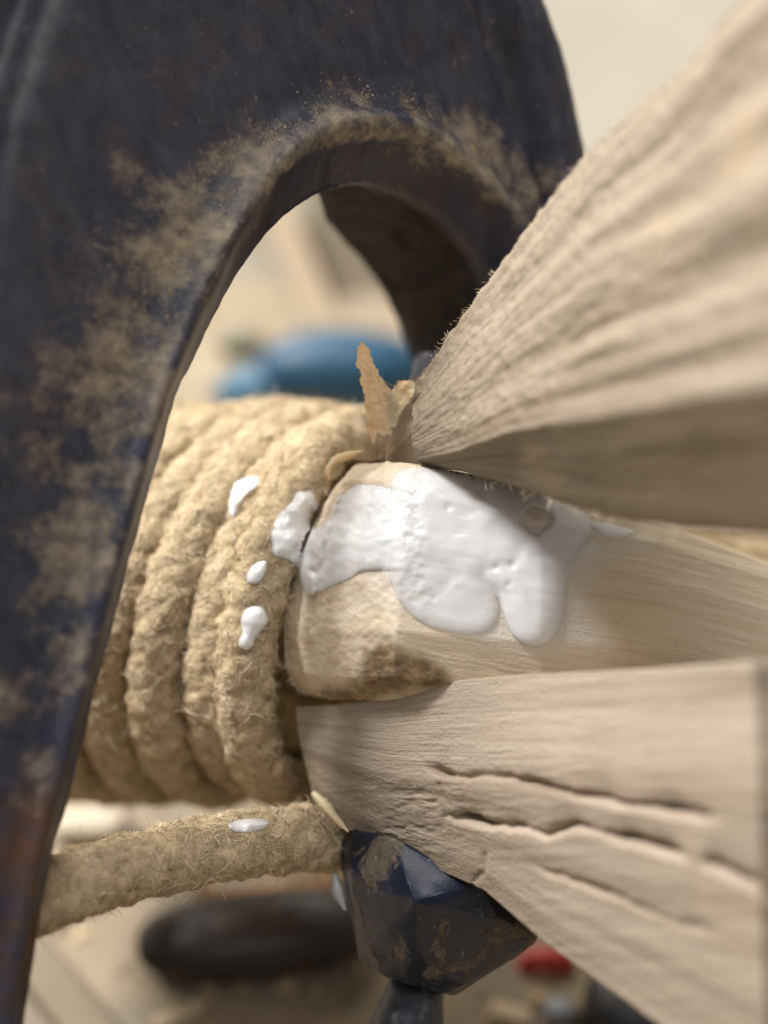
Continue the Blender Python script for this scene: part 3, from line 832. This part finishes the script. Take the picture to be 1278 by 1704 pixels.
g1 = chaikin([(450, 880), (462, 858), (488, 838), (492, 818), (520, 812), (526, 838), (514, 862), (520, 884), (545, 862), (566, 824), (590, 802), (650, 812), (700, 815), (705, 900), (690, 960), (655, 950), (610, 948), (590, 958), (560, 972), (525, 986), (508, 992), (500, 965), (494, 942), (470, 928), (448, 926)], 2)
g2 = chaikin([(640, 795), (690, 772), (800, 790), (900, 820), (975, 850), (990, 880), (965, 908), (945, 938), (938, 980), (930, 1010), (850, 1000), (700, 980), (655, 950)], 2)
g3 = chaikin([(800, 880), (880, 880), (960, 855), (1000, 884), (972, 912), (946, 945), (940, 1000), (936, 1040), (915, 1070), (885, 1080), (852, 1062), (836, 1020), (826, 985), (790, 960)], 2)
g4 = chaikin([(640, 940), (700, 900), (780, 940), (830, 985), (832, 1035), (805, 1058), (760, 1056), (715, 1046), (680, 1024), (656, 990)], 2)
g5 = chaikin([(962, 862), (1010, 870), (1060, 882), (1052, 892), (1025, 897), (1000, 890), (985, 878)], 2)
def h_main(X, Y):
    nz = 5*fbm(np.stack([X/26, Y/26, 0*X], -1), 3)
    s1 = sdist(X+nz, Y+nz*.6, g1)*MMPX; s2 = sdist(X+nz*.4, Y, g2)*MMPX; s3 = sdist(X, Y, g3)*MMPX; s4 = sdist(X+nz*.3, Y, g4)*MMPX; s5 = sdist(X, Y, g5)*MMPX
    h = dome(s1, .62, 1.9)*np.where(s1 > 0, .42+.58*sstep(725, 640, X), 1)
    for b_, k_ in ((dome(s2, .36, 1.2), .14), (dome(s4, .40, 1.9)*np.where(s4 > 0, sstep(880, 985, Y), 1), .10), (dome(s3, .82, 3.0)*np.where(s3 > 0, sstep(850, 1010, Y), 1), .10), (dome(s5, .35, .8), .05)):
        t = np.clip(.5+.5*(h-b_)/k_, 0, 1); h = b_*(1-t)+h*t+k_*t*(1-t)
    lump = .22*fbm(np.stack([X/34, Y/34, 0*X+2], -1), 3)*sstep(730, 660, X)+.10*fbm(np.stack([X/9, Y/9, 0*X+5], -1), 3)*sstep(735, 690, X)*sstep(560, 620, X)
    swirl = .16*np.sin(X/17+3*fbm(np.stack([X/60, Y/40, 0*X], -1), 2)+Y/38)*sstep(660, 720, X)*sstep(960, 860, X)*sstep(1060, 960, Y)
    h = np.where(h > .05, h+(lump+swirl*.35)*sstep(0.05, .4, h), h)
    for bx, by, br, bd in [(825, 945, 5, .16), (852, 940, 7, .2), (847, 972, 6, .16), (745, 843, 8, .15), (795, 826, 12, .25), (722, 995, 5, .15), (610, 880, 9, .2), (585, 872, 9, .2)]:
        h = h-.7*bd*np.exp(-(((X-bx)**2+(Y-by)**2)/br**2))*(h > 0)
    isl = np.hypot((X-893+nz*1.6)/27, (Y-866+nz)/24)
    h = np.minimum(h, (isl-.85)*.9+.06)
    return h
gv, gq, gh = glue_sheet('white_glue', h_main, 436, 1070, 770, 1095, 2.0, tree_all, blur=9)
gl = mk('white_glue', gv, gq[:, ::-1], M['glue'], attrs={'thick': gh})
tag(gl, 'wet white glue running down the wooden block in thick drips beside the rope', 'glue')
def drop(poly, hmax, label, w_=1.3, blur=5, tree=tree_all):
    pg = chaikin(poly, 2); mn = pg.min(0)-14; mx = pg.max(0)+14
    v, q, hh = glue_sheet('glue_drop', lambda X, Y: dome(sdist(X+3*fbm(np.stack([X/12, Y/12, 0*X], -1), 2), Y, pg)*MMPX, hmax, w_), mn[0], mx[0], mn[1], mx[1], 2.0, tree, blur=blur, sink=.5)
    o = mk('glue_drop', v, q[:, ::-1], M['glue'], attrs={'thick': hh})
    return tag(o, label, 'glue drop', 'glue drops on the rope')
drop([(384, 815), (400, 797), (430, 790), (428, 808), (410, 826), (396, 842), (388, 868), (382, 850)], 1.0, 'topmost white glue drop on the rope coil, curved like a comma')
drop([(420, 938), (446, 930), (444, 952), (432, 972), (412, 972), (410, 958)], 1.0, 'small white glue drop on the rope just below the big puddle')
drop([(408, 1012), (430, 1006), (447, 1016), (446, 1042), (428, 1056), (420, 1080), (404, 1084), (396, 1070), (404, 1046), (398, 1036)], 1.0, 'large oblong white glue drop low on the front rope coil')
drop([(375, 1372), (400, 1362), (440, 1360), (452, 1372), (430, 1384), (390, 1388)], .55, 'thin white glue smear on top of the rope tail')

# ------------------------------------------------------------------ shaving, torn fibres
def shaving(pl, label):
    pl = np.array(pl, float)
    pg = chaikin(pl, 1); step = 1.1
    xs = np.arange(pl[:, 0].min()-8, pl[:, 0].max()+8, step); ys = np.arange(pl[:, 1].min()-8, pl[:, 1].max()+8, step); X, Y = np.meshgrid(xs, ys, indexing='ij')
    nz = 5*fbm(np.stack([X/7, Y/7, 0*X], -1), 3)
    sd = sdist(X+nz, Y+nz*.5, pg)
    depth = 142-5.5*((Y-740)/-180)*.6+1.2*np.sin((X-600)/22)+.22*fbm(np.stack([X/14, Y/14, 0*X], -1), 3)
    front = P(X, Y, depth); back = P(X, Y, depth+.45)
    keep = sd > 0
    cell = keep[:-1, :-1] & keep[1:, :-1] & keep[:-1, 1:] & keep[1:, 1:]
    ny = X.shape[1]; q = grid_quads(X.shape[0], ny).reshape(X.shape[0]-1, ny-1, 4)[cell]
    # rim faces
    n = X.size; ed = {}
    for a, b, c, d in q:
        for e in ((a, b), (b, c), (c, d), (d, a)):
            ed[e] = 1
    rim_ = [[e[0], e[1], e[1]+n, e[0]+n] for e in ed if (e[1], e[0]) not in ed]
    allq = np.vstack([q, q[:, ::-1]+n, np.array(rim_)])
    v = np.vstack([front.reshape(-1, 3), back.reshape(-1, 3)])
    used = np.unique(allq); rm = -np.ones(2*n, int); rm[used] = np.arange(len(used))
    px, py = proj(v[used])
    o = mk('wood_shaving', v[used], rm[allq], M['chip'], uv=np.stack([py*.01, px*.01], -1))
    tag(o, label, 'shaving')
shaving([(600, 566), (590, 580), (598, 592), (591, 606), (601, 622), (594, 634), (606, 650), (604, 672), (610, 690), (612, 720), (618, 738), (622, 742), (628, 718), (640, 728), (652, 722), (660, 700), (664, 668), (652, 650), (640, 636), (630, 618), (622, 598), (612, 575)], 'jagged thin wood shaving standing up between the rope and the upper wedge')
shaving([(646, 655), (660, 634), (678, 630), (694, 636), (690, 652), (680, 668), (668, 684), (662, 706), (652, 712), (644, 690)], 'small torn pale wood flake between the tall shaving and the upper wedge')
sliver('torn_wood', [(548, 800, 141), (545, 785, 141), (556, 768, 142), (580, 758, 143.5), (606, 750, 145)], [.2, .45, .6, .4, .1], M['chip'], block, thick=.18, seed=5)
def tufts(name, curve, n, ln, parent, mat, spread=.6, bias=(0, 0, 0), seed=1, w0=.035):
    r = np.random.default_rng(seed); p = resample(np.asarray(curve, float), 300)[0]
    i = r.integers(0, 300, n); b0 = p[i]+r.normal(0, .18, (n, 3))
    dr = r.normal(0, spread, (n, 3))+np.array(bias); dr /= np.linalg.norm(dr, axis=1, keepdims=True)
    L = r.gamma(2.5, ln/2.5, n)
    cv = r.normal(0, .3, (n, 3))
    pts = np.stack([b0+dr*(L*x)[:, None]+cv*(L*x*x)[:, None] for x in (0, .35, .7, 1)], 1)
    view = -b0/np.linalg.norm(b0, axis=1, keepdims=True)
    sd = np.cross(dr, view); sd /= np.linalg.norm(sd, axis=1, keepdims=True)+1e-9
    off = sd[:, None]*(r.uniform(.5, 1.3, n)[:, None]*w0*np.array([1, .9, .6, .15])[None])[..., None]
    v = np.stack([pts-off, pts+off], 2).reshape(-1, 3)
    base = (np.arange(n)*8)[:, None]+(np.arange(3)*2)[None]
    q = np.stack([base, base+1, base+3, base+2], -1).reshape(-1, 4)
    o = mk(name, v, q, mat, parent, attrs={'tone': np.repeat(np.clip(r.normal(.75, .2, n), 0, 1), 8)})
    return tag(o, kind='stuff')
M['fuzz'] = M['fibre']
tufts('torn_fibres', PP(UB[:5]), 260, .6, wedge_u, M['fuzz'], bias=(-.2, .5, -.4), seed=3)
tufts('torn_fibres', PP(UA[:5]), 420, .35, wedge_u, M['fuzz'], bias=(-.6, -.4, 0), seed=4)
tufts('torn_fibres', PP([(636, 745, 148), (650, 700, 146), (680, 660, 143), (692, 650, 142)]), 120, 1.6, wedge_u, M['fuzz'], bias=(-.5, -.6, -.2), seed=5)
tufts('torn_fibres', PP([(596, 766, 147), (620, 765, 147), (640, 760, 147)]), 70, 1.8, block, M['fuzz'], bias=(-.1, -.8, -.2), seed=6)
tufts('torn_fibres', PP([(474, 1060, 149), (478, 1120, 148), (500, 1150, 146), (560, 1160, 143)]), 90, .5, block, M['fuzz'], bias=(-.3, .2, -.6), seed=7)

# clear flake of old glue on the pad's left edge
sliver('glue_flake', [(556, 1452, 147), (562, 1480, 146), (575, 1515, 145.5)], [.2, 1.0, .15], M['film'], clamp, thick=.2, seed=9)

# ------------------------------------------------------------------ sawdust on the clamp lip
def sawdust_on_clamp():
    r = np.random.default_rng(12)
    n = 14000
    j = r.integers(int(ms*3/23), int(ms*13.5/23), n)
    k = np.clip(r.normal(1.0, .55, n), .2, 3.4)
    rr = rim[j]+k*2.4+np.abs(r.normal(0, 1, n))*sstep(8, 13, si[j])*9
    c = I3[j]+dirIO[j]*rr[:, None]+CN*(.75-.4*np.clip(k-1, 0, 2))[:, None]+r.normal(0, .35, (n, 3))
    cl = fbm(c/3.0, 3)+.4*r.normal(0, .5, n)
    c = c[cl > .05]; n = len(c)
    sz = r.gamma(2, .02, n)+.03
    tet = np.array([[1, 0, 0], [-.5, .87, 0], [-.5, -.87, 0], [0, 0, .9], [0, 0, -.7]])
    q_ = r.normal(size=(n, 3, 3)); q_, _ = np.linalg.qr(q_)
    st = r.uniform(.5, 1.6, (n, 3))
    v = c[:, None]+np.einsum('nij,kj->nki', q_, tet)*(sz[:, None]*st)[:, None]*.8
    f = np.array([[0, 1, 3], [1, 2, 3], [2, 0, 3], [1, 0, 4], [2, 1, 4], [0, 2, 4]])
    F = (np.arange(n)*5)[:, None, None]+f[None]
    o = mk('sawdust', v.reshape(-1, 3), F.reshape(-1, 3), M['sawdust'], smooth=False)
    tag(o, 'tan sawdust caked along the rim of the dark clamp', 'sawdust', kind='stuff')
sawdust_on_clamp()

# ------------------------------------------------------------------ blurred things behind
def ellip(name, c, rad, mat, parent=None, rot=(0, 0, 0), p=2.4, n=28):
    """rounded (superellipsoid) body in world metres"""
    from mathutils import Euler
    u = np.linspace(-np.pi/2, np.pi/2, n); v = np.linspace(0, 2*np.pi, 2*n, endpoint=False)
    U, V = np.meshgrid(u, v, indexing='ij')
    sp = lambda x: np.sign(x)*np.abs(x)**(2/p)
    g = np.stack([rad[0]*sp(np.cos(U))*sp(np.cos(V)), rad[1]*sp(np.cos(U))*sp(np.sin(V)), rad[2]*sp(np.sin(U))], -1)
    g = g.reshape(-1, 3) @ np.array(Euler(rot).to_matrix()).T+np.array(c)
    return mk(name, g, grid_quads(n, 2*n, close_c=True), mat, parent, world_in=True)
def ray(px, py, dist):
    d = Fv+Rv*(px-CX)/FPX+Dv*(py-CY)/FPX
    return CAM+d*dist
def on(px, py, up=0.0):
    """bench point under a photo pixel, lifted by up (m), and the size of one photo pixel there"""
    p = bench_at(px, py); return np.array([p[0], p[1], up]), bench_k(px, py)
def blob(name, px, py, rx, ry, rz, mat, parent=None, rot=(0, 0, 0), p=2.4, up=None):
    c, k = on(px, py)
    return ellip(name, (c[0], c[1], rz*k if up is None else up*k), (rx*k, ry*k, rz*k), mat, parent, rot=rot, p=p)
c, k = on(545, 655)
tool = empty('blue_tool', (c[0], c[1], 0), 'blurred blue plastic power tool lying behind the rope, seen through the arch', 'power tool')
blob('body', 570, 672, 140, 66, 66, M['blue'], tool, p=2.15)
blob('nose', 450, 676, 95, 40, 40, M['blue_pale'], tool, rot=(0, R_(-16), 0), p=2.3)
blob('grip', 490, 662, 45, 26, 34, M['grey_rubber'], tool, p=2.6, up=40)
for q in range(4):
    blob('vent', 628+q*15, 664+q*2, 3.5, 10, 22, M['black'], tool, rot=(0, R_(8), 0), p=4, up=78-q*7)
def on_wall(px, py, gap=0.0):
    d = Fv+Rv*(px-CX)/FPX+Dv*(py-CY)/FPX
    t = (CAM[2]+BY*SL)/(SL*d[1]-d[2]); return CAM+d*t+pn*gap
def plank(name, a_, b_, wx, thick, mat, label, cat):
    a_ = np.array(a_); b_ = np.array(b_); ax_ = np.array([wx/2, 0, 0]); th_ = -pn*thick
    v = [a_-ax_, a_+ax_, b_+ax_, b_-ax_]; v = v+[x-th_ for x in v]
    o = mk(name, np.array(v), [[0, 1, 2, 3], [7, 6, 5, 4], [0, 4, 5, 1], [1, 5, 6, 2], [2, 6, 7, 3], [3, 7, 4, 0]], mat, smooth=False, world_in=True)
    return tag(o, label, cat)
plank('leaning_board', on_wall(640, 600, .004), on_wall(600, 150, .002), .040, .004, M['board_tan'], 'blurred tan board leaning behind the arch, right of the pale stick', 'board')
plank('wood_stick', on_wall(560, 585, .012), on_wall(425, 280, .010), .0105, .006, M['stick'], 'blurred pale wood stick slanting behind the arch of the clamp', 'stick')
o = blob('stone_lump', 405, 588, 38, 20, 20, plain('grey_green', (.16, .16, .10), (.21, .20, .135), .7), p=3.2)
tag(o, 'blurred grey green lump on the bench left of the pale stick', 'lump')
c, k = on(420, 1570)
dtool = empty('dark_tool', (c[0], c[1], 0), 'blurred dark brown oval tool lying on the bench below the rope tail', 'tool')
blob('body', 430, 1580, 195, 70, 48, M['dark_brown'], dtool, rot=(0, 0, R_(7)), p=2.6)
blob('panel', 430, 1582, 110, 38, 50, M['brown_panel'], dtool, rot=(0, 0, R_(7)), p=3)
blob('shaft', 560, 1535, 60, 22, 30, M['dark_brown'], dtool, rot=(0, 0, R_(12)), p=2.6)
blob('ring', 485, 1560, 22, 10, 54, M['silver'], dtool, rot=(0, 0, R_(25)), p=2.4)
c, k = on(455, 1488)
o = box_w('orange_strip', (c[0], c[1], 9*k), (250*k, 26*k, 18*k), M['orange_wood'], None, rot=(0, 0, R_(6)), bevel=.0012)
tag(o, 'blurred orange brown wood strip lying behind the dark tool', 'wood strip')
c, k = on(908, 1610)
red = empty('red_cap', (c[0], c[1], 0), 'blurred red plastic cap on the bench right of the blue clamp pad', 'cap')
blob('dome', 908, 1602, 46, 17, 16, M['red'], red, p=2.5)
blob('rim', 908, 1606, 50, 19, 5, M['red'], red, p=3)
c, k = on(1050, 1700)
blk = empty('black_tool', (c[0], c[1], 0), 'blurred black lump with a bright metal tip at the bottom right', 'tool')
blob('body', 1050, 1700, 82, 62, 50, M['black'], blk, p=2.8)
blob('tip', 928, 1690, 26, 20, 16, M['silver'], blk, p=2.2)
blob('shaft', 970, 1694, 40, 9, 8, M['black'], blk, p=2.4)
o = blob('pale_offcut', 152, 1385, 62, 30, 22, M['pale_block'], p=3)
tag(o, 'blurred pale rounded wood offcut on the bench left of the rope coil', 'wood offcut')
o = blob('rubber_stopper', 215, 1402, 30, 16, 12, M['black'], p=2.5)
tag(o, 'small blurred black rubber stopper on the bench behind the rope tail', 'stopper')
q0 = bench_at(40, 1560); q1 = bench_at(205, 1760); k = bench_k(120, 1660)
mid = (q0+q1)/2; an = math.atan2(q1[1]-q0[1], q1[0]-q0[0])
o = box_w('batten', (mid[0]-18*k, mid[1]-12*k, .004), (np.linalg.norm(q1-q0)+.05, 70*k, .008), M['board_tan'], None, rot=(0, 0, an), bevel=.001)
tag(o, 'blurred pale wood batten lying on the bench at the bottom left', 'batten')
def offcut(px, py, lx, ly, lz, rot, mat, label):
    c, k = on(px, py)
    o = box_w('wood_offcut', (c[0], c[1], lz*k/2), (lx*k, ly*k, lz*k), mat, None, rot=(0, 0, R_(rot)), bevel=.0008)
    tag(o, label, 'wood offcut')
offcut(300, 1690, 90, 28, 12, 24, M['stick'], 'blurred thin pale offcut on the bench below the dark tool')
offcut(850, 1690, 70, 34, 14, -18, M['stick'], 'blurred small pale offcut left of the bright metal tip')
# sawdust and chips scattered over the bench
def bench_dust():
    r = np.random.default_rng(5); n = 2600
    x = r.uniform(-.16, .16, n); y = r.uniform(.03, .34, n)
    sz = r.gamma(2, .0004, n)+.0003
    tet = np.array([[1, 0, 0], [-.5, .87, 0], [-.5, -.87, 0], [0, 0, .6]])
    a = r.uniform(0, 6.28, n); c_, s_ = np.cos(a), np.sin(a)
    t = tet[None]*(sz[:, None]*r.uniform(.5, 2.2, (n, 3)))[:, None]
    v = np.stack([t[..., 0]*c_[:, None]-t[..., 1]*s_[:, None]+x[:, None], t[..., 0]*s_[:, None]+t[..., 1]*c_[:, None]+y[:, None], t[..., 2]+.0003], -1)
    f = np.array([[0, 1, 3], [1, 2, 3], [2, 0, 3]])
    F = (np.arange(n)*4)[:, None, None]+f[None]
    o = mk('sawdust', v.reshape(-1, 3), F.reshape(-1, 3), M['sawdust'], smooth=False, world_in=True)
    tag(o, 'sawdust and small chips scattered over the bench top', 'sawdust', kind='stuff')
bench_dust()
